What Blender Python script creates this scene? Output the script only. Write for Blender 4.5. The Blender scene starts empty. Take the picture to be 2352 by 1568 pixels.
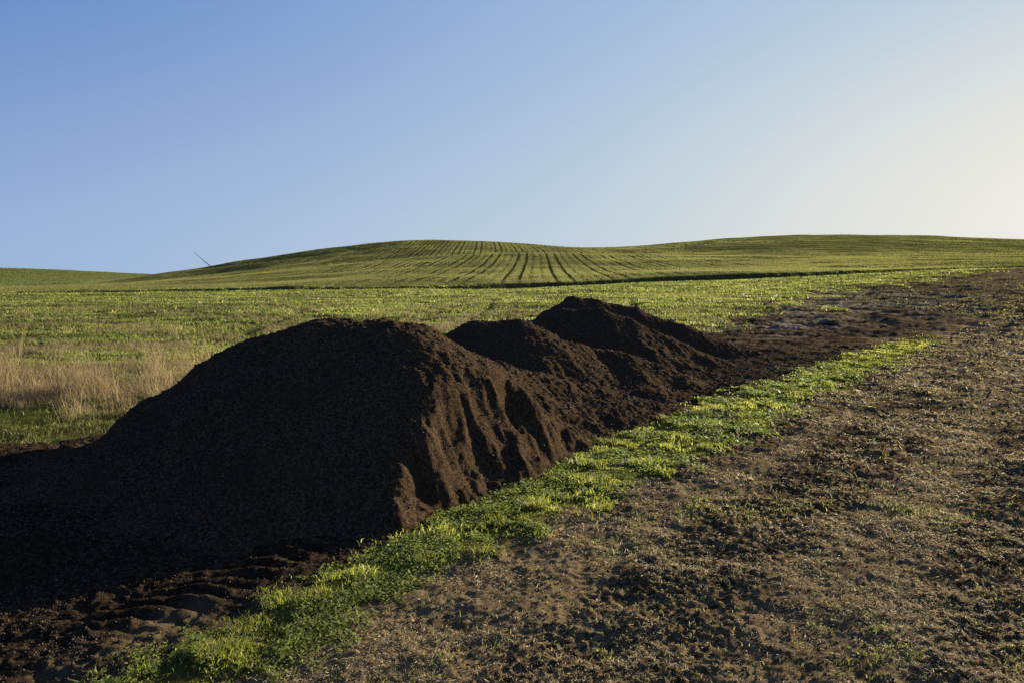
import bpy, math, random
import numpy as np
from mathutils import Vector
rng = np.random.default_rng(7)
random.seed(7)
scene = bpy.context.scene
col = scene.collection
scene.view_settings.view_transform = 'Standard'
scene.view_settings.look = 'None'
scene.view_settings.exposure = 0

# ------------------------------------------------------------------ noise
ANG = [np.random.default_rng(s).random((256, 256)) * 2 * np.pi for s in range(6)]
def pn(x, y, seed=0):
    T = ANG[seed % 6]
    x = x + seed * 17.31; y = y + seed * 9.77
    xi = np.floor(x).astype(np.int64); yi = np.floor(y).astype(np.int64)
    fx = x - xi; fy = y - yi
    u = fx*fx*fx*(fx*(fx*6-15)+10); v = fy*fy*fy*(fy*(fy*6-15)+10)
    def g(ix, iy, dx, dy):
        a = T[ix & 255, iy & 255]
        return np.cos(a)*dx + np.sin(a)*dy
    n00 = g(xi, yi, fx, fy); n10 = g(xi+1, yi, fx-1, fy)
    n01 = g(xi, yi+1, fx, fy-1); n11 = g(xi+1, yi+1, fx-1, fy-1)
    return ((n00*(1-u)+n10*u)*(1-v) + (n01*(1-u)+n11*u)*v) * 1.5
def fbm(x, y, octv=4, seed=0, gain=0.5):
    s = 0; a = 1; f = 1
    for i in range(octv):
        s = s + a*pn(x*f, y*f, seed+i); a *= gain; f *= 2.03
    return s
def ss(x, a, b):
    t = np.clip((x-a)/(b-a), 0, 1); return t*t*(3-2*t)

# ------------------------------------------------------------------ terrain
fX = [-400,-200,-55,0,58,200,400]; fZ = [-2,-1.2,-.25,.35,2.5,5,7]
U = np.array([-1.6,-1.0,-.643,-.55,-.457,-.38,-.315,-.249,-.178,-.096,-.0416,.013,.095,.15,.232,.314,.396,.505,.643,.8,1.6])
def rowz(uu, zz): return np.interp(U, uu, zz)
rows = []
rows.append((130, rowz([-.643,-.457,-.315,-.178,-.096,0,.1,.2,.3,.4,.5,.64,1.6],[-.6,-.3,.4,1.3,1.9,2.2,2.4,2.6,3.1,3.5,3.9,4.2,5])))
rows.append((165, rowz([-.643,-.457,-.315,-.178,-.096,0,.1,.2,.3,.4,.5,.64,1.6],[-.8,-.3,1.1,3.0,3.9,4.4,4.4,4.3,4.6,5.0,5.2,5.3,6])))
rows.append((200, rowz([-.643,-.457,-.315,-.178,-.096,0,.1,.2,.3,.4,.5,.64,1.6],[-1.6,-.6,2.0,5.1,6.5,7.2,7.0,6.2,6.5,6.7,6.7,6.4,7])))
rows.append((228, rowz([-.643,-.457,-.315,-.178,-.096,0,.1,.2,.3,.4,.5,.64,1.6],[-2.4,-.9,2.3,5.3,6.6,7.1,7.1,7.2,8,8.4,8.4,8,8])))
rows.append((270, rowz([-.643,-.457,-.315,-.178,-.096,0,.1,.2,.3,.4,.5,.64,1.6],[-3.8,-1.2,3.8,9.0,11.0,11.2,9.7,11,12.5,13,12.8,12,11])))
rows.append((330, np.array([-6,-6,-5.5,-3,1.4,5.2,8.9,12.2,15.2,16.6,16.0,14.4,12.0,13.2,16.0,17.9,18.5,18.0,16.0,13.5,10])))
rows.append((400, np.array([-5,-5,-3.5,-2,-1,2,6,9,12,13,12.5,11.5,9,10,13,14,15,14,12,10,8.])))
rows.append((600, np.array([14,12,7.0,5,2.2,-1,-3,-4,-4,-4,-4,-4,-4,-4,-4,-4,-4,-4,-4,-4,-4.])))
rows.append((760, np.array([12,10,4,0,-4,-10,-12,-14,-14,-14,-14,-14,-14,-14,-14,-14,-14,-14,-14,-14,-14.])))
gx = np.arange(-900, 901, 3.0); gy = np.arange(92, 761, 3.0)
R = [np.interp(gx, fX, fZ)] + [np.interp(gx, U*Y, z) for Y, z in rows]
RY = [92] + [r[0] for r in rows]
R = np.array(R)
TAB = np.zeros((len(gy), len(gx)))
for j in range(len(gx)): TAB[:, j] = np.interp(gy, RY, R[:, j])
def gsm(A, sig, ax):
    k = np.arange(-int(3*sig), int(3*sig)+1); w = np.exp(-k*k/(2*sig*sig)); w /= w.sum()
    pad = [(0,0),(0,0)]; pad[ax] = (len(k)//2, len(k)//2)
    P = np.pad(A, pad, mode='edge')
    return np.apply_along_axis(lambda m: np.convolve(m, w, mode='valid'), ax, P)
TAB = gsm(TAB, 3.5, 1)
TS = gsm(TAB, 2.6, 0)
wy = ss(gy, 92, 125)[:, None]
TAB = TAB*(1-wy) + TS*wy
def table(X, Y):
    a = np.clip((X-gx[0])/3.0, 0, len(gx)-1.001); b = np.clip((Y-gy[0])/3.0, 0, len(gy)-1.001)
    i = a.astype(int); j = b.astype(int); fa = a-i; fb = b-j
    return (TAB[j,i]*(1-fa)+TAB[j,i+1]*fa)*(1-fb) + (TAB[j+1,i]*(1-fa)+TAB[j+1,i+1]*fa)*fb
def bankY(X): return 91 + 2.0*np.sin(X/37.0) + .6*np.sin(X/9.0) + .012*X
def base_h(X, Y):
    X = np.asarray(X, float); Y = np.asarray(Y, float)
    near = np.interp(X, fX, fZ) * ss(Y, 18, 92)
    z = np.where(Y < 92, near, table(X, np.maximum(Y, 92)))
    z = z - ss(Y, 760, 1500)*64
    st = .36*ss(X, -80, -25)*(1-.25*ss(X, 20, 60))*(1+.2*np.sin(X/13.0)+.3*pn(X/5, X*0+3.3, 2))
    by = bankY(X)
    z = z + st*ss(Y, by-1.0, by+1.0)*(1-ss(Y, by+6, by+40)*.8)
    z = z - .12*np.exp(-((Y-by+1.8)/1.0)**2)*ss(X, -70, -20)
    z = z + .25*fbm(X/23, Y/23, 2, 1)*ss(Y, 15, 60)
    return z
SLy=[0,1,3.38,4.0,5.03,5.88,6.83,9.19,10.9,13.7,19.4,22.8,30]; SLx=[-3.4,-3.0,-1.82,-1.52,-1.03,-.74,-.05,1.28,2.55,4.65,8.8,11.7,18]
SRy=[0,1,3.38,4.59,5.57,6.77,8.36,12.14,17.3,22.8,30]; SRx=[-2.4,-1.9,-1.1,-.42,.36,1.22,2.43,4.85,8.8,12.6,18.2]
def strip(X, Y):
    n = fbm(X*2.4, Y*2.4, 5, 2, .75)*.24*np.clip(Y/7, .8, 2.2)
    l = np.interp(Y, SLy, SLx); r = np.interp(Y, SRy, SRx)
    d = np.minimum(X-l, r-X) + n
    return ss(d, -.18, .30)*(1-ss(Y, 19, 26))
def darkf(X, Y):
    e = np.interp(Y, SLy+[40,60,95], SLx+[21,28,46])
    return ss(e - X + 1.1*fbm(X*.5, Y*.35, 5, 1, .65)*np.clip(Y*.1, .2, 7), -.3*np.clip(Y*.16,1,12), .25*np.clip(Y*.16,1,12))*(1-.55*ss(Y, 20, 40))
GYs=[7.6,8.2,9,10,12,13.5,16,18,20,25.5,40,55,90,95,100,4000]; GXs=[-9,-5,-4.2,-3.2,-1.6,-.4,.4,1.6,3.4,6.4,13.5,21,56,58,3000,9000]
def field(X, Y):
    g = np.interp(Y, GYs, GXs)
    n = fbm(X*.5, Y*.25, 5, 3, .65)*np.clip(Y*.10, .3, 8)
    d = (g-X) + n
    return ss(d, -.3*np.clip(Y*.13,1,14), .4*np.clip(Y*.13,1,14))*ss(Y, 7.6, 8.3)
def ruts(X, Y):
    m = 0
    for ys, xs in (([20,23.7,33,44,60,90],[-8.7,-9,-10.2,-11.4,-11.5,-9]), ([22,28.8,40,51,70,90],[-3.6,-2.8,-2.1,-2.1,-3.5,-6]), ([24,34,50,88],[4.2,4.4,6.5,14])):
        cx = np.interp(Y, ys, xs)
        for o in (-.95, .95): m = np.maximum(m, np.exp(-((X-cx-o)/.36)**2))
    return m*ss(Y, 19, 24)*(1-ss(Y, 42, 58))
def track(X, Y):
    cx = np.interp(Y, [2,3.4,4.2,5.0,5.8,6.4],[-2.85,-2.35,-1.87,-1.45,-1.16,-1.0])
    return ss(.32-np.abs(X-cx), 0, .12)*ss(Y, 3.6, 4.2)*(1-ss(Y, 5.6, 6.0)), X-cx
def full_h(X, Y):
    z = base_h(X, Y)
    st = strip(X, Y); fd = field(X, Y)
    g = np.maximum(st, fd)
    near = 1-ss(Y, 30, 60)
    dark = ss(np.interp(Y, SLy, SLx)-X, -.2, .2)
    calm = dark*(1-ss(Y, 7, 8.5))
    t, q = track(X, Y)
    off = X-np.interp(Y, SRy+[60], SRx+[45])
    worn = 1-.65*ss(pn(off*1.1, Y*.10, 3)+.25*pn(X*1.5, Y*1.5, 1), -.1, .3)*(1-dark)
    lump = .028*fbm(X*2.1, Y*2.1, 5, 1, .62)*(.6+.4*worn) + .022*np.abs(fbm(X*6, Y*6, 3, 4, .6))*worn
    tiny = .015*fbm(X*21, Y*21, 2, 2, .6)*worn
    z = z + near*((1-g)*(1-.7*t)*(1-.25*calm)*(lump*(.9+.3*dark)+tiny) + g*(.03*fbm(X*1.5,Y*1.5,3,5)) )
    z = z + .02*st
    z = z + ss(Y, 16, 30)*(1-ss(Y, 84, 90))*(1-fd)*.12*fbm(X*.55, Y*.8, 5, 0, .65)
    z = z + .26*np.exp(-(((X+4.9)/1.3)**2+((Y-7.0)/.75)**2)) + .10*np.exp(-(((X+3.4)/1.4)**2+((Y-5.8)/.7)**2))
    lug = np.abs(np.sin((Y + .30*np.abs(q) + .015*pn(X*4, Y*4, 1))*np.pi/.145))
    z = z + t*(.046*lug**1.3*(.75+.5*pn(X*3.5, Y*3.5, 2)) + .008*fbm(X*16, Y*16, 2, 3))
    z = z + ss(Y, 12, 30)*(1-ss(Y, 85, 90))*.06*fbm(X*.35, Y*.5, 3, 4) - .10*ruts(X, Y)*fd
    return z
PER = 6.6
def rowline(X, Y):
    xx = X + 1.6*np.sin(Y*.022) + 1.5*np.sin(X*.02+1) + 80
    p = np.abs((xx % PER)-PER/2)
    l1 = 1-ss(np.abs(p-1.0), .14, .38)
    l2 = .55*(1-ss(np.abs((xx % 1.65)-.82), .15, .45))
    yy = Y + .22*X + 4*np.sin(X*.025) + 200
    p3 = np.abs((yy % 9.0)-4.5)
    l3 = 1-ss(np.abs(p3-1.6), .5, 1.4)
    w = ss(X + .12*(Y-200), 38, 75)
    return np.maximum(l1, l2)*(1-w) + l3*w

def build_mesh(name, V, quads=None, tris=None, smooth=True):
    me = bpy.data.meshes.new(name)
    V = np.ascontiguousarray(V, dtype=np.float32)
    nq = 0 if quads is None else len(quads); nt = 0 if tris is None else len(tris)
    li = []
    if nq: li.append(np.asarray(quads, dtype=np.int32).ravel())
    if nt: li.append(np.asarray(tris, dtype=np.int32).ravel())
    li = np.concatenate(li)
    starts = np.concatenate([np.arange(nq)*4, nq*4+np.arange(nt)*3]).astype(np.int32)
    me.vertices.add(len(V)); me.vertices.foreach_set('co', V.ravel())
    me.loops.add(len(li)); me.loops.foreach_set('vertex_index', li)
    me.polygons.add(nq+nt); me.polygons.foreach_set('loop_start', starts)
    me.polygons.foreach_set('use_smooth', np.full(nq+nt, smooth, dtype=bool))
    me.update(calc_edges=True)
    ob = bpy.data.objects.new(name, me); col.objects.link(ob)
    return ob
def add_col(ob, name, C):
    a = ob.data.attributes.new(name, 'FLOAT_COLOR', 'POINT')
    C4 = np.ones((len(C), 4), dtype=np.float32); C4[:, :3] = C
    a.data.foreach_set('color', C4.ravel())
def grid_faces(nr, nc):
    i = np.arange((nr-1)*nc).reshape(nr-1, nc)[:, :-1].ravel()
    return np.stack([i, i+1, i+nc+1, i+nc], 1)

# ------------------------------------------------------------------ ground
Ys = [-4.0]
while Ys[-1] < 2.6: Ys.append(Ys[-1] + .12)
def adv(r, lim):
    while Ys[-1] < lim: Ys.append(Ys[-1]*(1+r))
adv(.0036, 20); adv(.008, 86); adv(.0022, 97); adv(.009, 420); adv(.04, 5200)
Ys = np.array(Ys)
t = np.linspace(-1, 1, 960); C = .62*t + .33*t**3
X = C[None, :]*(Ys[:, None]+6); Y = np.repeat(Ys[:, None], len(C), 1)
Z = full_h(X, Y)
V = np.stack([X, Y, Z], 2).reshape(-1, 3)
ground = build_mesh('ground', V, grid_faces(len(Ys), len(C)))
ground['kind'] = 'structure'
fx, fy = V[:,0].astype(float), V[:,1].astype(float)
st = strip(fx, fy); fd = field(fx, fy)
def blob(cx, cy, rx, ry): return np.exp(-(((fx-cx)/rx)**2+((fy-cy)/ry)**2))
pale = blob(8.8,26.5,2.2,.8)+blob(10.6,29,1.0,1.0)+.9*blob(17,41,3,4)+.8*blob(22,52,4,6)+.6*blob(13,34,2,2)+.6*blob(7.4,22.5,.9,.5)
pale = np.clip(pale, 0, 1)
add_col(ground, 'mask', np.stack([np.maximum(st*.75, fd), darkf(fx, fy), pale], 1))
by = bankY(fx)
bank_shade = ss(fy, by-1.8, by-.6)*(1-ss(fy, by+.5, by+.9))*ss(fx, -90, -35)  # shade on the bank's near face, painted into the ground colour
u_ = fx/np.maximum(fy, 1)
tram = ss(fy, 96, 104)*(1-ss(fx + .12*(fy-200), 38, 75))*ss(u_, -.5, -.3)
offg = fx-np.interp(fy, SRy+[60], SRx+[45])
worng = ss(pn(offg*1.1, fy*.10, 3)+.25*pn(fx*1.5, fy*1.5, 1), -.1, .3)
add_col(ground, 'mask2', np.stack([tram, np.maximum(bank_shade, .85*ruts(fx, fy)*fd), worng], 1))

# ------------------------------------------------------------------ material helpers
class NT:
    def __init__(s, name):
        s.m = bpy.data.materials.new(name); s.m.use_nodes = True
        s.t = s.m.node_tree; s.t.nodes.clear()
        s.out = s.t.nodes.new('ShaderNodeOutputMaterial')
    def n(s, k, **kw):
        nd = s.t.nodes.new(k)
        for a, b in kw.items(): setattr(nd, a, b)
        return nd
    def lk(s, a, b): s.t.links.new(a, b)
    def put(s, sock, v):
        if isinstance(v, bpy.types.NodeSocket): s.lk(v, sock)
        elif isinstance(v, (tuple, list)) and len(v) == 3 and sock.type == 'RGBA': sock.default_value = (*v, 1)
        else: sock.default_value = v
    def noise(s, vec, scale, detail=4, rough=.6, dist=0):
        nd = s.n('ShaderNodeTexNoise'); s.lk(vec, nd.inputs['Vector'])
        nd.inputs['Scale'].default_value = scale; nd.inputs['Detail'].default_value = detail
        nd.inputs['Roughness'].default_value = rough; nd.inputs['Distortion'].default_value = dist
        return nd.outputs['Fac']
    def math(s, op, a, b=0.0, c=None):
        nd = s.n('ShaderNodeMath', operation=op); s.put(nd.inputs[0], a); s.put(nd.inputs[1], b)
        if c is not None: s.put(nd.inputs[2], c)
        return nd.outputs[0]
    def mix(s, f, a, b):
        nd = s.n('ShaderNodeMix', data_type='RGBA')
        s.put(nd.inputs[0], f); s.put(nd.inputs[6], a); s.put(nd.inputs[7], b)
        return nd.outputs[2]
    def mr(s, v, a, b, c=0.0, d=1.0):
        nd = s.n('ShaderNodeMapRange', interpolation_type='SMOOTHSTEP'); s.put(nd.inputs[0], v)
        for i, q in enumerate((a, b, c, d)): nd.inputs[i+1].default_value = q
        return nd.outputs[0]
    def mapping(s, vec, sc):
        nd = s.n('ShaderNodeMapping'); s.lk(vec, nd.inputs[0]); nd.inputs['Scale'].default_value = sc
        return nd.outputs[0]

g = NT('ground_soil_and_grass')
tc = g.n('ShaderNodeTexCoord').outputs['Object']
m1 = g.n('ShaderNodeAttribute', attribute_name='mask'); m2 = g.n('ShaderNodeAttribute', attribute_name='mask2')
s1 = g.n('ShaderNodeSeparateColor'); g.lk(m1.outputs['Color'], s1.inputs[0])
s2 = g.n('ShaderNodeSeparateColor'); g.lk(m2.outputs['Color'], s2.inputs[0])
sx = g.n('ShaderNodeSeparateXYZ'); g.lk(tc, sx.inputs[0])
nf = g.noise(tc, 28, 5, .7); nm = g.noise(tc, 3.2, 5, .65); nl = g.noise(tc, .35, 4, .6); nh = g.noise(tc, 90, 3, .7)
npat = g.noise(tc, .9, 6, .7)
dirt = g.mix(g.mr(nf, .38, .60), (.034,.0225,.0115), (.195,.139,.071))
dirt = g.mix(g.mr(nm, .48, .70), dirt, (.052,.036,.019))
dirt = g.mix(g.mr(npat, .49, .60, 0, .75), dirt, (.029,.0200,.0105))
dirt = g.mix(g.math('MULTIPLY', s2.outputs[2], g.mr(nm, .35, .6, .2, .7)), dirt, (.19,.138,.072))
farw = g.mr(sx.outputs[1], 9, 30)
nstreak = g.noise(g.mapping(tc, (.3, 1.3, 1)), 1.6, 7, .8)
dirtfar = g.mix(g.mr(nstreak, .38, .60), (.036,.024,.0125), (.20,.145,.078))
dirt = g.mix(farw, dirt, dirtfar)
dark = g.mix(g.mr(nf, .45, .7), (.020,.0135,.0085), (.062,.043,.026))
dark = g.mix(g.math('MULTIPLY', farw, g.mr(nstreak, .43, .58)), dark, (.13,.095,.054))
c = g.mix(s1.outputs[1], dirt, dark)
pm = g.math('MULTIPLY', s1.outputs[2], g.mr(nstreak, .42, .60))
c = g.mix(pm, c, (.27,.225,.165))
gr = g.mix(g.mr(nm, .35, .65), (.040,.050,.011), (.09,.10,.024))
gr = g.mix(g.mr(nl, .45, .7), gr, (.075,.062,.023))
gr = g.mix(g.mr(nf, .5, .7, 0, .6), gr, (.03,.026,.01))
nfar = g.noise(g.mapping(tc, (.5, 1.0, 1)), .9, 6, .7)
grfar = g.mix(g.mr(nfar, .35, .65), (.075,.075,.024), (.16,.155,.05))
gr = g.mix(g.mr(sx.outputs[1], 15, 50), gr, grfar)
w1 = g.math('MULTIPLY', g.math('SINE', g.math('MULTIPLY', sx.outputs[1], .022)), 1.6)
w2 = g.math('MULTIPLY', g.math('SINE', g.math('MULTIPLY_ADD', sx.outputs[0], .02, 1.0)), 1.5)
xx = g.math('ADD', g.math('ADD', g.math('ADD', sx.outputs[0], w1), w2), 80.0)
def floormod(v, m): return g.math('MULTIPLY', g.math('FRACT', g.math('DIVIDE', v, m)), m)
p = g.math('ABSOLUTE', g.math('SUBTRACT', floormod(xx, PER), PER/2))
line = g.mr(g.math('ABSOLUTE', g.math('SUBTRACT', p, 1.0)), .14, .38, 1, 0)
fine = g.mr(g.math('ABSOLUTE', g.math('SUBTRACT', floormod(xx, 1.65), .82)), .15, .5, .55, 0)
line = g.math('MAXIMUM', line, fine)
line = g.math('MULTIPLY', g.math('MULTIPLY', line, s2.outputs[0]), g.mr(g.noise(tc, .06, 3, .6), .3, .5, .5, 1))
sy3 = g.math('MULTIPLY', g.math('SINE', g.math('MULTIPLY', sx.outputs[0], .025)), 4.0)
yy = g.math('ADD', g.math('ADD', g.math('MULTIPLY_ADD', sx.outputs[0], .22, 200.0), sx.outputs[1]), sy3)
p3 = g.math('ABSOLUTE', g.math('SUBTRACT', floormod(yy, 9.0), 4.5))
line3 = g.mr(g.math('ABSOLUTE', g.math('SUBTRACT', p3, 1.6)), .5, 1.4, .9, 0)
wx3 = g.mr(g.math('MULTIPLY_ADD', sx.outputs[1], .12, g.math('SUBTRACT', sx.outputs[0], 24.0)), 38, 75)
line3 = g.math('MULTIPLY', g.math('MULTIPLY', line3, wx3), g.mr(sx.outputs[1], 96, 104))
line = g.math('MAXIMUM', line, line3)
gr = g.mix(g.math('MULTIPLY', line, .9), gr, (.022,.024,.010))
gm = g.mr(g.math('ADD', s1.outputs[0], g.math('MULTIPLY', g.math('SUBTRACT', nm, .5), 1.2)), .35, .65)
c = g.mix(gm, c, gr)
c = g.mix(g.math('MULTIPLY', s2.outputs[1], .7), c, (.04,.042,.015))  # darker wheel ruts, plus the painted shade of the bank face
bs = g.n('ShaderNodeBsdfPrincipled'); g.lk(c, bs.inputs['Base Color']); bs.inputs['Roughness'].default_value = 1
bs.inputs['Specular IOR Level'].default_value = 0
b1 = g.n('ShaderNodeBump'); b1.inputs['Strength'].default_value = 1; b1.inputs['Distance'].default_value = .03
g.lk(g.math('ADD', nf, g.math('MULTIPLY', nh, .5)), b1.inputs['Height'])
b2 = g.n('ShaderNodeBump'); b2.inputs['Distance'].default_value = .6
g.lk(g.math('MULTIPLY', g.mr(sx.outputs[1], 12, 60), .9), b2.inputs['Strength'])
g.lk(g.math('ADD', g.noise(g.mapping(tc, (.6, 1.2, 1)), 1.4, 6, .75), g.math('MULTIPLY', line, -.3)), b2.inputs['Height']); g.lk(b1.outputs[0], b2.inputs['Normal'])
g.lk(b2.outputs[0], bs.inputs['Normal'])
g.lk(bs.outputs[0], g.out.inputs[0])
ground.data.materials.append(g.m)

def leaf_mat(name, trans=.45, rough=.6, tv=2.0):
    k = NT(name)
    a = k.n('ShaderNodeAttribute', attribute_name='tint')
    b = k.n('ShaderNodeBsdfPrincipled'); k.lk(a.outputs['Color'], b.inputs['Base Color']); b.inputs['Roughness'].default_value = rough
    b.inputs['Specular IOR Level'].default_value = .3
    if trans > 0:
        tr = k.n('ShaderNodeBsdfTranslucent')
        hs = k.n('ShaderNodeHueSaturation'); k.lk(a.outputs['Color'], hs.inputs['Color']); hs.inputs['Value'].default_value = tv
        k.lk(hs.outputs[0], tr.inputs[0])
        mx = k.n('ShaderNodeMixShader'); mx.inputs[0].default_value = trans
        k.lk(b.outputs[0], mx.inputs[1]); k.lk(tr.outputs[0], mx.inputs[2]); k.lk(mx.outputs[0], k.out.inputs[0])
    else: k.lk(b.outputs[0], k.out.inputs[0])
    return k.m
grass_mat = leaf_mat('living_grass', .5, .6, 2.0); crop_mat = leaf_mat('crop_leaves', .45, .7, 1.5)
straw_mat = leaf_mat('dry_straw', .2, .7); weed_mat = leaf_mat('dry_weed_stems', .35, .7, 1.3)
crumb_mat = leaf_mat('compost_crumbs', 0, .95)

# ------------------------------------------------------------------ compost piles
def smax(a, b, k): return .5*(a+b+np.sqrt((a-b)**2+k*k))-.12*k
def pile_h(X, Y, segs, slope, seed, k=.07, r=.2):
    H = None
    wx = X + .09*fbm(X*1.1, Y*1.1, 3, seed); wy_ = Y + .09*fbm(X*1.1+7, Y*1.1+3, 3, seed+1)
    for sg in segs:
        p, q = sg[0], sg[1]; sl = sg[2] if len(sg) > 2 else slope; rr = sg[3] if len(sg) > 3 else r
        dx, dy = q[0]-p[0], q[1]-p[1]; L = dx*dx+dy*dy
        tt = np.clip(((wx-p[0])*dx+(wy_-p[1])*dy)/L, 0, 1)
        d = np.hypot(wx-p[0]-tt*dx, wy_-p[1]-tt*dy)
        h = p[2]+tt*(q[2]-p[2]) - sl*(np.sqrt(d*d+rr*rr)-rr)
        H = h if H is None else smax(H, h, k)
    if seed == 0:   # the toe stops at the verge
        dv_ = np.interp(Y, SLy, SLx)+.24+.12*fbm(X*2.2, Y*2.2, 3, 4)-X
        lim = np.where(dv_ < 0, 1.0*dv_, 1.0*dv_+.9*dv_*dv_)
        H = -smax(-H, -lim, .05)
    return H
def pile_detail(X, Y, h, seed):
    w = ss(h, -.05, .25)
    d = .024*fbm(X*2.6, Y*2.6, 3, seed, .5)*w + .014*fbm(X*10, Y*10, 3, seed+2, .6) + .014*fbm(X*30, Y*30, 2, seed+3, .6)
    d = d + .035*np.maximum(0, fbm(X*7, Y*7, 2, seed+1)-.35)
    return d
P1 = [((-2.58,7.4,1.11),(-2.25,7.4,1.29),1.05,.4),((-2.25,7.4,1.29),(-1.75,7.4,1.44),.94,.7),((-1.75,7.4,1.44),(-1.2,7.45,1.44),.86,.7),
      ((-1.2,7.45,1.40),(-.95,7.5,1.34),.86,.3),((-.98,7.6,1.30),(-.5,8.7,1.0),.86,.15),((-.5,8.7,1.0),(.35,9.7,.64),.88,.12),((.35,9.7,.64),(1.15,10.1,.38),.72,.12),((1.15,10.1,.38),(2.3,10.6,.03),.5,.15),
      ((-.98,7.4,1.31),(-.60,6.98,.90),.92,.12),((-.60,6.98,.90),(-.70,6.28,.30),.92,.12),
      ((-.2,8.2,.60),(.4,8.6,.28),.6,.1),((.3,9.1,.46),(1.0,9.4,.20),.55,.1),((1.2,9.7,.24),(1.75,9.75,.10),.4,.1),((1.7,10.25,.17),(2.5,10.3,.03),.35,.1),
      ((-3.6,6.9,.27),(-4.9,6.8,.15),.26,.3),((-1.9,6.2,.2),(-3.6,6.0,.08),.2,.3)]
P2 = [((-1.0,12.2,.93),(-.5,12.1,1.12),.8,.3),((-.5,12.1,1.12),(.12,12.1,1.13),.8,.3),((.12,12.1,1.13),(.55,12.2,.93),.85,.12),((.55,12.2,.93),(1.1,12.4,.72),.85,.12),((1.1,12.4,.72),(1.75,12.6,.58),.8,.12),((1.75,12.6,.58),(2.4,12.8,.34),.74,.12),((2.4,12.8,.34),(3.2,13.1,.03),.65,.12),
      ((1.2,11.7,.22),(1.9,11.9,.12),.4,.1),((2.0,11.4,.16),(2.7,11.7,.05),.35,.1)]
P3 = [((.5,15.2,.96),(.95,15.3,1.12),.85),((.95,15.3,1.12),(1.7,15.3,1.15),.85,.12),((1.7,15.3,1.15),(2.3,15.3,.94),.85,.1),((2.3,15.3,.94),(2.85,15.4,.66),.85,.1),((2.85,15.4,.66),(4.5,15.6,.02),.75,.12)]
P4 = [((.8,17.1,1.05),(1.35,17.2,1.34),.85,.12),((1.35,17.2,1.34),(1.8,17.3,1.27),.85,.12),((1.8,17.3,1.27),(2.7,17.4,1.06),.85,.1),((2.7,17.4,1.06),(3.75,17.4,.68),.8,.1),((3.75,17.4,.68),(5.7,17.6,.0),.7,.12)]
PM = NT('compost')
tcp = PM.n('ShaderNodeTexCoord').outputs['Object']
a1 = PM.noise(tcp, 45, 5, .75); a2 = PM.noise(tcp, 2.2, 4, .6); a3 = PM.noise(tcp, 160, 2, .6)
cc = PM.mix(PM.mr(a1, .4, .68), (.023,.015,.009), (.098,.066,.038))
cc = PM.mix(PM.mr(a2, .45, .7, 0, .6), cc, (.038,.025,.0145))
cc = PM.mix(PM.mr(a3, .68, .75, 0, .7), cc, (.17,.125,.075))
pb = PM.n('ShaderNodeBsdfPrincipled'); PM.lk(cc, pb.inputs['Base Color']); pb.inputs['Roughness'].default_value = 1; pb.inputs['Specular IOR Level'].default_value = 0
bb = PM.n('ShaderNodeBump'); bb.inputs['Strength'].default_value = 1; bb.inputs['Distance'].default_value = .02
PM.lk(PM.math('ADD', a1, PM.math('MULTIPLY', a3, .3)), bb.inputs['Height']); PM.lk(bb.outputs[0], pb.inputs['Normal'])
PM.lk(pb.outputs[0], PM.out.inputs[0])
piles = []
def make_pile(segs, x0, x1, y0, y1, res, seed, label):
    xs = np.arange(x0, x1, res); ys = np.arange(y0, y1, res)
    X, Y = np.meshgrid(xs, ys)
    h = pile_h(X, Y, segs, .75, seed)
    zg = full_h(X, Y)
    Zp = np.maximum(base_h(X, Y) + h + pile_detail(X, Y, h, seed), zg-.08)
    V = np.stack([X, Y, Zp], 2).reshape(-1, 3)
    F = grid_faces(len(ys), len(xs))
    keep = (h.ravel()[F] > -.12).any(1); F = F[keep]
    used = np.unique(F); mp = -np.ones(len(V), int); mp[used] = np.arange(len(used))
    V = V[used]; F = mp[F]
    org = np.array([(segs[0][0][0]+segs[1][1][0])/2, segs[0][0][1], 0.])
    ob = build_mesh('compost_pile', V-org, F); ob.location = org
    ob.data.materials.append(PM.m)
    ob['label'] = label; ob['category'] = 'compost pile'; ob['group'] = 'compost piles beside the grass verge'
    piles.append((segs, seed, (x0, x1, y0, y1)))
make_pile(P1, -6.6, 3.2, 4.2, 11.6, .016, 0, 'largest dark brown compost pile with a broad rounded top')
make_pile(P2, -2.8, 3.9, 10.4, 14.2, .024, 1, 'dark compost pile with a ridge trailing down to its foot')
make_pile(P3, -1.3, 5.0, 13.5, 17.0, .026, 2, 'dark compost pile with a sharp crumbling ridge')
make_pile(P4, -.8, 6.3, 15.3, 19.2, .028, 3, 'tallest peaked dark compost pile at the end of the row')

def surf(X, Y):
    z = full_h(X, Y); z0 = z.copy()
    for segs, seed, (x0, x1, y0, y1) in piles:
        m = (X > x0+.05) & (X < x1-.05) & (Y > y0+.05) & (Y < y1-.05)
        if m.any():
            h = pile_h(X[m], Y[m], segs, .75, seed)
            zz = base_h(X[m], Y[m]) + h + pile_detail(X[m], Y[m], h, seed)
            z[m] = np.maximum(z[m], np.where(h > -.12, zz, -9))
    return z, z-z0

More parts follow.
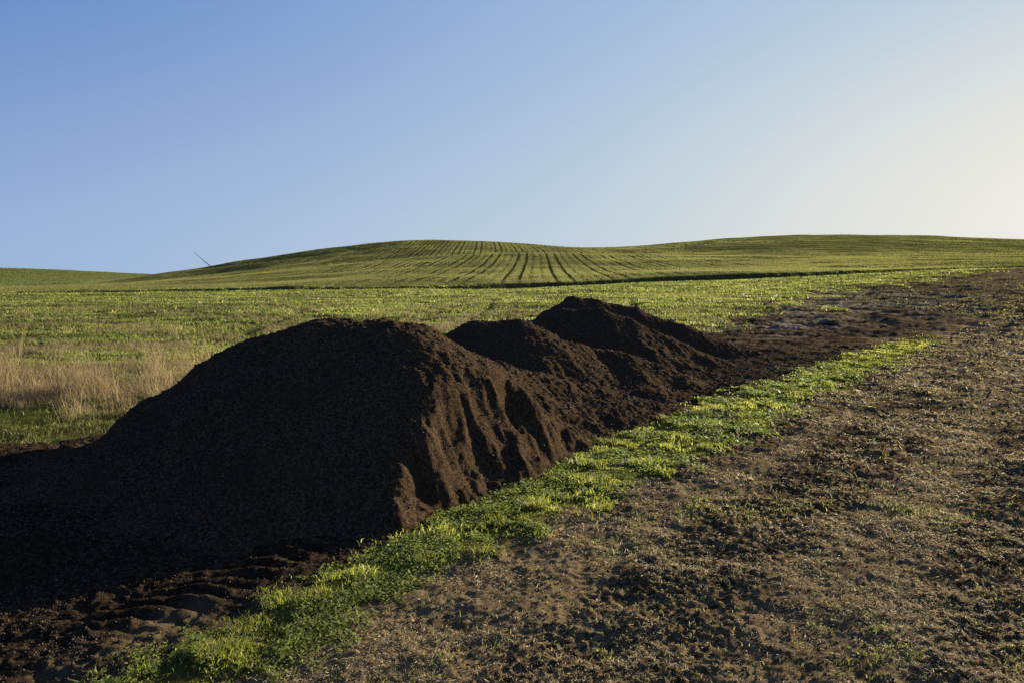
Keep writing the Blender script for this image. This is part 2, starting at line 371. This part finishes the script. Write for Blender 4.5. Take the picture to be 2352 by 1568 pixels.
# ------------------------------------------------------------------ stuff generators
def blades(name, x, y, z, H, W, lean, tint, mat):
    n = len(x); a = rng.random(n)*2*np.pi; l = rng.random(n)*2*np.pi
    wx, wy_ = np.cos(a)*W/2, np.sin(a)*W/2
    lx, ly = np.cos(l)*H*lean, np.sin(l)*H*lean
    V = np.zeros((n, 5, 3))
    V[:,0] = np.stack([x-wx, y-wy_, z-.01], 1); V[:,1] = np.stack([x+wx, y+wy_, z-.01], 1)
    V[:,2] = np.stack([x+wx*.8+lx*.3, y+wy_*.8+ly*.3, z+H*.55], 1); V[:,3] = np.stack([x-wx*.8+lx*.3, y-wy_*.8+ly*.3, z+H*.55], 1)
    V[:,4] = np.stack([x+lx, y+ly, z+H*(1-.3*lean)], 1)
    b = np.arange(n)[:, None]*5
    ob = build_mesh(name, V.reshape(-1, 3), b+np.array([[0,1,2,3]]), b+np.array([[3,2,4]]))
    add_col(ob, 'tint', np.repeat(tint, 5, 0)); ob.data.materials.append(mat); ob['kind'] = 'stuff'
    return ob
def tufts(name, x, y, z, H, W, tint, mat):
    n = len(x); a = rng.random(n)*2*np.pi; l = rng.random(n)*2*np.pi
    wx, wy_ = np.cos(a)*W/2, np.sin(a)*W/2
    V = np.zeros((n, 3, 3))
    V[:,0] = np.stack([x-wx, y-wy_, z-.02], 1); V[:,1] = np.stack([x+wx, y+wy_, z-.02], 1)
    V[:,2] = np.stack([x+np.cos(l)*H*.4, y+np.sin(l)*H*.4, z+H], 1)
    ob = build_mesh(name, V.reshape(-1, 3), None, np.arange(n)[:, None]*3+np.array([[0,1,2]]), smooth=False)
    add_col(ob, 'tint', np.repeat(tint, 3, 0)); ob.data.materials.append(mat); ob['kind'] = 'stuff'
def tints(n, A, B, dryfrac=0, D=(.25,.2,.08)):
    t = rng.random((n, 1)); c = np.array(A)*(1-t)+np.array(B)*t
    c *= .75+.5*rng.random((n, 1))
    dd = rng.random(n) < dryfrac; c[dd] = np.array(D)*(.6+.6*rng.random((dd.sum(), 1)))
    return c
def sample(n, y0, y1, u0, u1):
    y = np.exp(rng.uniform(np.log(y0), np.log(y1), n)); x = y*rng.uniform(u0, u1, n); return x, y

# hill crop
x, y = sample(1400000, 92, 345, -.8, .8)
ln = rowline(x, y)
tr_ = ss(x/y, -.6, -.45)
k = rng.random(len(x)) > ln*tr_
pk = fbm(x*.08, y*.05, 4, 2) + .5*fbm(x*.35, y*.2, 3, 1)
k &= rng.random(len(x)) < np.clip(.50+.7*pk, .10, 1)
k &= ~(((y > bankY(x)-2) & (y < bankY(x)+.8)) & (rng.random(len(x)) < .6))
x, y = x[k], y[k]; n = len(x); print('crop', n)
tt = tints(n, (.078,.088,.018), (.135,.138,.034), .12, (.2,.16,.07))
tt *= np.clip(1+.4*fbm(x*.03, y*.03, 3, 4), .6, 1.3)[:, None]
tufts('hill_crop', x, y, full_h(x, y), (.10+.10*rng.random(n)), (.05+.05*rng.random(n))*np.clip(y/130, .8, 2.2), tt, crop_mat)
x, y = sample(120000, 380, 640, -.9, -.3); n = len(x)
tufts('far_field_crop', x, y, full_h(x, y), .25+.2*rng.random(n), .3+.3*rng.random(n), tints(n, (.06,.08,.016), (.10,.115,.028)), crop_mat)

# green verge
x, y = sample(1700000, 2.4, 25, -.9, .8)
k = (strip(x, y) > .2+.75*rng.random(len(x))) & (rng.random(len(x)) < np.clip(.46+1.6*fbm(x*2.8, y*2.8, 4, 4, .6), .05, 1)*(.75+.25*ss(y, 4, 6)))
x, y = x[k], y[k]; z, dz = surf(x, y); k = (dz < .01); x, y, z = x[k], y[k], z[k]; n = len(x); print('verge', n)
tuft = np.clip(.6+1.3*fbm(x*2.6, y*2.6, 3, 3), .2, 1.9)
H = (.016+.045*rng.random(n)**1.8)*tuft*(.8+.3*ss(y, 3.5, 6)); W = (.0032+.004*rng.random(n))*np.clip(y/5, .9, 3)
tt = tints(n, (.085,.105,.012), (.165,.172,.026), .09)
tt *= np.clip(1+.9*fbm(x*.9, y*.9, 4, 1), .5, 1.6)[:, None]
blades('grass_verge', x, y, z, H, W, .3+.9*rng.random(n), tt, grass_mat)
def leaves(name, x, y, z, S, tint, mat):
    n = len(x); a = rng.random(n)*2*np.pi; tl = rng.uniform(-.8, .8, (n, 2))
    d1 = np.stack([np.cos(a), np.sin(a), tl[:,0]], 1)*S[:,None]; d2 = np.stack([-np.sin(a), np.cos(a), tl[:,1]], 1)*S[:,None]*.6
    c = np.stack([x, y, z], 1)
    V = np.stack([c-d1, c+d2, c+d1, c-d2], 1)
    ob = build_mesh(name, V.reshape(-1, 3), np.arange(n)[:, None]*4+np.array([[0,1,2,3]]))
    add_col(ob, 'tint', np.repeat(tint, 4, 0)); ob.data.materials.append(mat); ob['kind'] = 'stuff'
x, y = sample(700000, 2.4, 16, -.9, .6)
k = (strip(x, y) > .15+.75*rng.random(len(x))) & (fbm(x*1.3, y*1.3, 2, 1)+.6*fbm(x*6, y*6, 2, 3) > -.05); x, y = x[k], y[k]
z, dz = surf(x, y); k = dz < .01; x, y, z = x[k], y[k], z[k]; n = len(x)
leaves('clover_leaves', x, y, z+rng.random(n)**1.5*.04, (.005+.008*rng.random(n))*np.clip(y/5, .9, 2.5), tints(n, (.065,.095,.016), (.13,.15,.028)), grass_mat)

# field grass
x, y = sample(1100000, 7.8, 92, -.95, .65)
f = field(x, y); k = (f > .2+.75*rng.random(len(x))) & (rng.random(len(x)) < np.clip(.40+1.4*fbm(x*.8, y*.8, 4, 2)+.4*fbm(x*.15, y*.3, 3, 0), .05, 1)*(1-.9*ruts(x, y)))
x, y = x[k], y[k]; z, dz = surf(x, y); k = dz < .02; x, y, z = x[k], y[k], z[k]; n = len(x); print('field', n)
H = (.03+.05*rng.random(n))*np.clip(y/14, 1, 2.0); W = (.006+.006*rng.random(n))*np.clip(y/8, 1, 10)
br = np.clip(.4+1.4*fbm(x*.25, y*.25, 4, 5), 0, 1)[:, None]*(1-.7*ss(y, 30, 60))[:, None]
tt = tints(n, (.058,.078,.011), (.105,.118,.021), .07)
tt = tt*(1-.5*br)+np.array([.08,.068,.022])*.5*br
tt *= np.clip(1+.7*fbm(x*.12, y*.3, 3, 1), .4, 1.5)[:, None]
blades('field_grass', x, y, z, H, W, .3+.6*rng.random(n), tt, grass_mat)
# sparse sprouts
x, y = sample(1000000, 2.4, 80, -.9, .95)
pt = fbm(x*.7, y*.7, 4, 3, .65) + .45*fbm(x*7, y*7, 2, 1)
k = (strip(x, y) < .3) & (field(x, y) < .3) & (rng.random(len(x)) < .022+.42*ss(pt, .42, 1.0)+.2*ss(y, 20, 40)*(pt > -.1)) & (x > np.interp(y, SLy, SLx)+.2)
x, y = x[k], y[k]; z, dz = surf(x, y); k = dz < .01; x, y, z = x[k], y[k], z[k]; n = len(x); print('sprouts', n)
blades('grass_sprouts', x, y, z, (.010+.030*rng.random(n)**1.5)*np.clip(y/12, 1, 2.5), (.0025+.003*rng.random(n))*np.clip(y/5, .8, 6), .6+.9*rng.random(n), tints(n, (.07,.09,.012), (.115,.14,.022), .2), grass_mat)
# straw litter
x, y = sample(1300000, 2.4, 70, -.7, .95)
off = x-np.interp(y, SRy+[60], SRx+[45]); wn = ss(pn(off*1.1, y*.10, 3)+.25*pn(x*1.5, y*1.5, 1), -.1, .3)
k = (x > np.interp(y, SRy+[60], SRx+[40])-.3*rng.random(len(x))) & (field(x, y) < .5) & (rng.random(len(x)) < np.clip(.28+1.3*fbm(x*.9, y*.9, 6, 1, .7)+.2*wn, .04, .95)*(1-.8*darkf(x, y)))
x, y = x[k], y[k]; n = len(x); print('straw', n)
sc = np.clip(y/4.5, .8, 5)
L = (.003+.013*rng.random(n)**2.4)*np.clip(y/5, .9, 2.5); W = (.0006+.0007*rng.random(n))*sc; a = rng.random(n)*2*np.pi; tl = rng.normal(0, .35, n)
z = full_h(x, y)+.002+.006*rng.random(n)
d = np.stack([np.cos(a), np.sin(a), tl], 1)*L[:, None]; w = np.stack([-np.sin(a), np.cos(a), rng.normal(0, 1.2, n)], 1)*W[:, None]
c0 = np.stack([x, y, z+np.abs(tl)*L], 1)
V = np.stack([c0-d-w, c0+d-w, c0+d+w, c0-d+w], 1)
ob = build_mesh('straw_litter', V.reshape(-1, 3), np.arange(n)[:, None]*4+np.array([[0,1,2,3]]), smooth=False)
add_col(ob, 'tint', np.repeat(tints(n, (.12,.087,.042), (.35,.275,.135)), 4, 0)); ob.data.materials.append(straw_mat); ob['kind'] = 'stuff'

# dry weeds
NW = 1600
cx, cy = rng.uniform(-14, -2.4, NW), rng.uniform(9.4, 19, NW)
dn = fbm(cx*.8, cy*.8, 3, 2)
k = (rng.random(NW) < np.clip(.36+2.2*dn, .03, 1)*ss(cy+.8*pn(cx*.9, cx*0+2.2, 1), 9.4, 11)*(1-.8*ss(cy, 13, 15)-.2*ss(cy, 16, 19))) & (cx < -2.4-.2*(cy-10)); cx, cy, dn = cx[k], cy[k], dn[k]
m = 70; x = np.repeat(cx, m); y = np.repeat(cy, m); n = len(x); print('weeds', n)
hs = np.repeat(rng.uniform(.10, .75, len(cx))*np.clip(.85+1.2*dn, .3, 1.6), m)
a = rng.random(n)*2*np.pi; rr = rng.random(n)
x = x+np.cos(a)*rr*.22; y = y+np.sin(a)*rr*.22
hh = hs*(.3+.65*rng.random(n)+.7*(rng.random(n) < .06))
tt = tints(n, (.17,.12,.055), (.40,.30,.145))*np.clip(np.repeat(.95+.5*rng.normal(0, .6, len(cx)), m), .4, 1.4)[:, None]
blades('dry_weeds', x, y, base_h(x, y), hh, .0025+.004*rng.random(n), .25+.9*rng.random(n), tt, weed_mat)
x, y = sample(30000, 9, 60, -.8, .4)
k = (field(x, y) > .6) & (fbm(x*.4, y*.4, 3, 1) > .25); cx, cy = x[k], y[k]
m = 9; x = np.repeat(cx, m); y = np.repeat(cy, m); n = len(x); hs = np.repeat(rng.uniform(.06, .24, len(cx)), m)*(1-.5*ss(y, 20, 50))
x = x+rng.normal(0, .05, n); y = y+rng.normal(0, .05, n)
blades('dry_stalks', x, y, base_h(x, y), hs, .004*np.clip(y/10, 1, 4), .3+.6*rng.random(n), tints(n, (.14,.105,.05), (.26,.20,.10)), weed_mat)

# soil crumbs
def crumbs(name, x, y, S, tint):
    n = len(x); z = surf(x, y)[0]+S*.3
    base = np.array([[1,0,0],[-1,0,0],[0,1,0],[0,-1,0],[0,0,1],[0,0,-1]], float)
    V = base[None]*(.55+.6*rng.random((n, 6, 1)))*S[:, None, None]
    a = rng.random(n)*6.28; ca, sa = np.cos(a)[:, None], np.sin(a)[:, None]
    Vx = V[:,:,0]*ca-V[:,:,1]*sa; Vy = V[:,:,0]*sa+V[:,:,1]*ca; V[:,:,0] = Vx; V[:,:,1] = Vy
    V += np.stack([x, y, z], 1)[:, None]
    T = np.array([[0,2,4],[2,1,4],[1,3,4],[3,0,4],[2,0,5],[1,2,5],[3,1,5],[0,3,5]])
    ob = build_mesh(name, V.reshape(-1, 3), None, (np.arange(n)[:, None, None]*6+T[None]).reshape(-1, 3), smooth=False)
    add_col(ob, 'tint', np.repeat(tint, 6, 0)); ob.data.materials.append(crumb_mat); ob['kind'] = 'stuff'
x, y = sample(230000, 2.6, 19, -.85, .45)
k = (field(x, y) < .5) & (x < np.interp(y, SLy, SLx)+.1) & (rng.random(len(x)) < np.clip(.5+.9*fbm(x*1.7, y*1.7, 3, 2), .1, 1)*(1-.5*track(x, y)[0])); x, y = x[k], y[k]; n = len(x); print('crumbs', n)
crumbs('soil_crumbs', x, y, (.003+.008*rng.random(n)**3)*np.clip(y/6, .8, 2.2), tints(n, (.024,.016,.0095), (.10,.068,.038)))
x, y = sample(130000, 2.4, 60, -.6, .9)
k = (field(x, y) < .5) & (x > np.interp(y, SRy+[60], SRx+[20])-.1); x, y = x[k], y[k]; n = len(x)
crumbs('dirt_clods', x, y, (.003+.011*rng.random(n)**4)*np.clip(y/6, .8, 5), tints(n, (.035,.024,.012), (.12,.086,.044)))

# ------------------------------------------------------------------ wind turbine (only a blade shows over the hill)
wm = NT('white_turbine_paint'); q = wm.n('ShaderNodeBsdfPrincipled'); nz = wm.noise(wm.n('ShaderNodeTexCoord').outputs['Object'], .3, 3)
wm.lk(wm.mix(nz, (.65,.65,.65), (.8,.8,.8)), q.inputs['Base Color']); q.inputs['Roughness'].default_value = .5; wm.lk(q.outputs[0], wm.out.inputs[0])
hub = Vector((-550, 1500, 4.0)); th = 80
tb = bpy.data.objects.new('wind_turbine', None); tb.location = (hub.x, hub.y+3, hub.z-th); col.objects.link(tb)
tb['label'] = 'pale three bladed wind turbine standing beyond the hill'; tb['category'] = 'wind turbine'
def part(name, rings, loc):
    V = []; F = []
    nseg = len(rings[0])
    for r in rings: V += r
    for i in range(len(rings)-1):
        for j in range(nseg):
            F.append([i*nseg+j, i*nseg+(j+1) % nseg, (i+1)*nseg+(j+1) % nseg, (i+1)*nseg+j])
    me = bpy.data.meshes.new(name); F2 = F+[list(range(nseg))[::-1], list(range(len(V)-nseg, len(V)))]
    me.from_pydata(V, [], F2); me.update()
    for p in me.polygons: p.use_smooth = True
    o = bpy.data.objects.new(name, me); me.materials.append(wm.m); col.objects.link(o); o.parent = tb; o.location = loc
    return o
def circ(r, z, n=20): return [(r*math.cos(2*math.pi*i/n), r*math.sin(2*math.pi*i/n), z) for i in range(n)]
part('tower', [circ(2.3, 0), circ(2.0, 30), circ(1.4, th-2)], (0, 0, 0))
def ycirc(r, y, n=16): return [(r*math.cos(2*math.pi*i/n), y, r*math.sin(2*math.pi*i/n)) for i in range(n)]
part('nacelle', [ycirc(1.4, -3), ycirc(2.0, -2), ycirc(2.1, 5), ycirc(1.3, 8)], (0, 0, th))
part('hub', [ycirc(.3, -6), ycirc(1.2, -5), ycirc(1.6, -3.1)], (0, 0, th))
for ang in (139.4, 19.4, 259.4):
    a = math.radians(ang); d = Vector((math.cos(a), 0, math.sin(a))); s = Vector((-math.sin(a), 0, math.cos(a)))
    rings = []
    for rr, ch, thk in ((1, .9, .8), (5, 1.3, .6), (12, 1.8, .4), (30, 1.2, .25), (50, .7, .15), (61, .25, .06)):
        r = []
        for i in range(10):
            b = 2*math.pi*i/10; v = d*rr + s*(ch*math.cos(b)) + Vector((0, 1, 0))*(thk*math.sin(b)); r.append(tuple(v))
        rings.append(r)
    part('blade', rings, (0, -4, th))

# ------------------------------------------------------------------ light
az, el = math.radians(45), math.radians(11.5)
sd = Vector((math.sin(az)*math.cos(el), math.cos(az)*math.cos(el), math.sin(el)))
sl = bpy.data.lights.new('sun', 'SUN'); sl.energy = 16; sl.angle = math.radians(.53); sl.color = (1, .88, .68)
so = bpy.data.objects.new('sun', sl); so.rotation_euler = sd.to_track_quat('Z', 'Y').to_euler(); col.objects.link(so)
w = bpy.data.worlds.new('World'); scene.world = w; w.use_nodes = True
nt = w.node_tree; bg = nt.nodes['Background']
def N(k, **kw):
    nd = nt.nodes.new(k)
    for a, b in kw.items(): setattr(nd, a, b)
    return nd
def lin(r, g_, b): return tuple(((v/255+.055)/1.055)**2.4 for v in (r, g_, b))+(1,)
geo = N('ShaderNodeTexCoord')
sq = N('ShaderNodeVectorMath', operation='MULTIPLY'); nt.links.new(geo.outputs['Generated'], sq.inputs[0]); sq.inputs[1].default_value = (1, 1, 2.1)
nrm = N('ShaderNodeVectorMath', operation='NORMALIZE'); nt.links.new(sq.outputs[0], nrm.inputs[0])
dt = N('ShaderNodeVectorMath', operation='DOT_PRODUCT'); nt.links.new(nrm.outputs[0], dt.inputs[0])
e2 = math.radians(6); dt.inputs[1].default_value = (math.sin(az)*math.cos(e2), math.cos(az)*math.cos(e2), math.sin(e2))
ac = N('ShaderNodeMath', operation='ARCCOSINE'); nt.links.new(dt.outputs['Value'], ac.inputs[0])
dv = N('ShaderNodeMath', operation='DIVIDE'); nt.links.new(ac.outputs[0], dv.inputs[0]); dv.inputs[1].default_value = math.pi/2
rp = N('ShaderNodeValToRGB'); nt.links.new(dv.outputs[0], rp.inputs[0]); rp.color_ramp.interpolation = 'B_SPLINE'
stops = [(.0,(246,243,235)),(.14,(234,232,226)),(.24,(216,221,223)),(.34,(189,207,223)),(.48,(163,189,221)),(.65,(134,166,214)),(.85,(98,132,197)),(1.0,(88,122,190))]
el_ = rp.color_ramp.elements
el_[0].position = stops[0][0]; el_[0].color = lin(*stops[0][1]); el_[1].position = 1.0; el_[1].color = lin(*stops[-1][1])
for p_, c_ in stops[1:-1]:
    e = el_.new(p_); e.color = lin(*c_)
nr0 = N('ShaderNodeVectorMath', operation='NORMALIZE'); nt.links.new(geo.outputs['Generated'], nr0.inputs[0])
sp = N('ShaderNodeSeparateXYZ'); nt.links.new(nr0.outputs[0], sp.inputs[0])
mrn = N('ShaderNodeMapRange', interpolation_type='SMOOTHSTEP'); nt.links.new(sp.outputs[2], mrn.inputs[0])
for i, v in enumerate((-.05, .36, .75, 0.)): mrn.inputs[i+1].default_value = v
r2 = N('ShaderNodeValToRGB'); nt.links.new(dv.outputs[0], r2.inputs[0])
r2.color_ramp.elements[0].position = .12; r2.color_ramp.elements[0].color = lin(242,239,230)
r2.color_ramp.elements[1].position = .9; r2.color_ramp.elements[1].color = lin(168,197,229)
e = r2.color_ramp.elements.new(.44); e.color = lin(204,216,222)
e = r2.color_ramp.elements.new(.28); e.color = lin(228,228,222)
mx = N('ShaderNodeMix', data_type='RGBA'); nt.links.new(mrn.outputs[0], mx.inputs[0]); nt.links.new(rp.outputs[0], mx.inputs[6]); nt.links.new(r2.outputs[0], mx.inputs[7])
sk = N('ShaderNodeTexSky'); sk.sky_type = 'NISHITA'; sk.sun_disc = False
sk.sun_elevation = el; sk.sun_rotation = az; sk.air_density = 1.0; sk.dust_density = .3; sk.ozone_density = 2
scv = N('ShaderNodeVectorMath', operation='SCALE'); nt.links.new(sk.outputs[0], scv.inputs[0]); scv.inputs['Scale'].default_value = .1
mn = N('ShaderNodeVectorMath', operation='MINIMUM'); nt.links.new(scv.outputs[0], mn.inputs[0]); mn.inputs[1].default_value = (.8, .78, .74)
m2_ = N('ShaderNodeMix', data_type='RGBA'); m2_.inputs[0].default_value = .03
nt.links.new(mx.outputs[2], m2_.inputs[6]); nt.links.new(mn.outputs[0], m2_.inputs[7])
nt.links.new(m2_.outputs[2], bg.inputs[0]); bg.inputs[1].default_value = 1.0

cam = bpy.data.cameras.new('camera'); co = bpy.data.objects.new('camera', cam); col.objects.link(co)
cam.lens = 28; cam.sensor_width = 36; cam.clip_start = .05; cam.clip_end = 20000
co.location = (0, 0, 1.8); co.rotation_euler = (math.radians(90-4.8), 0, 0)
scene.camera = co
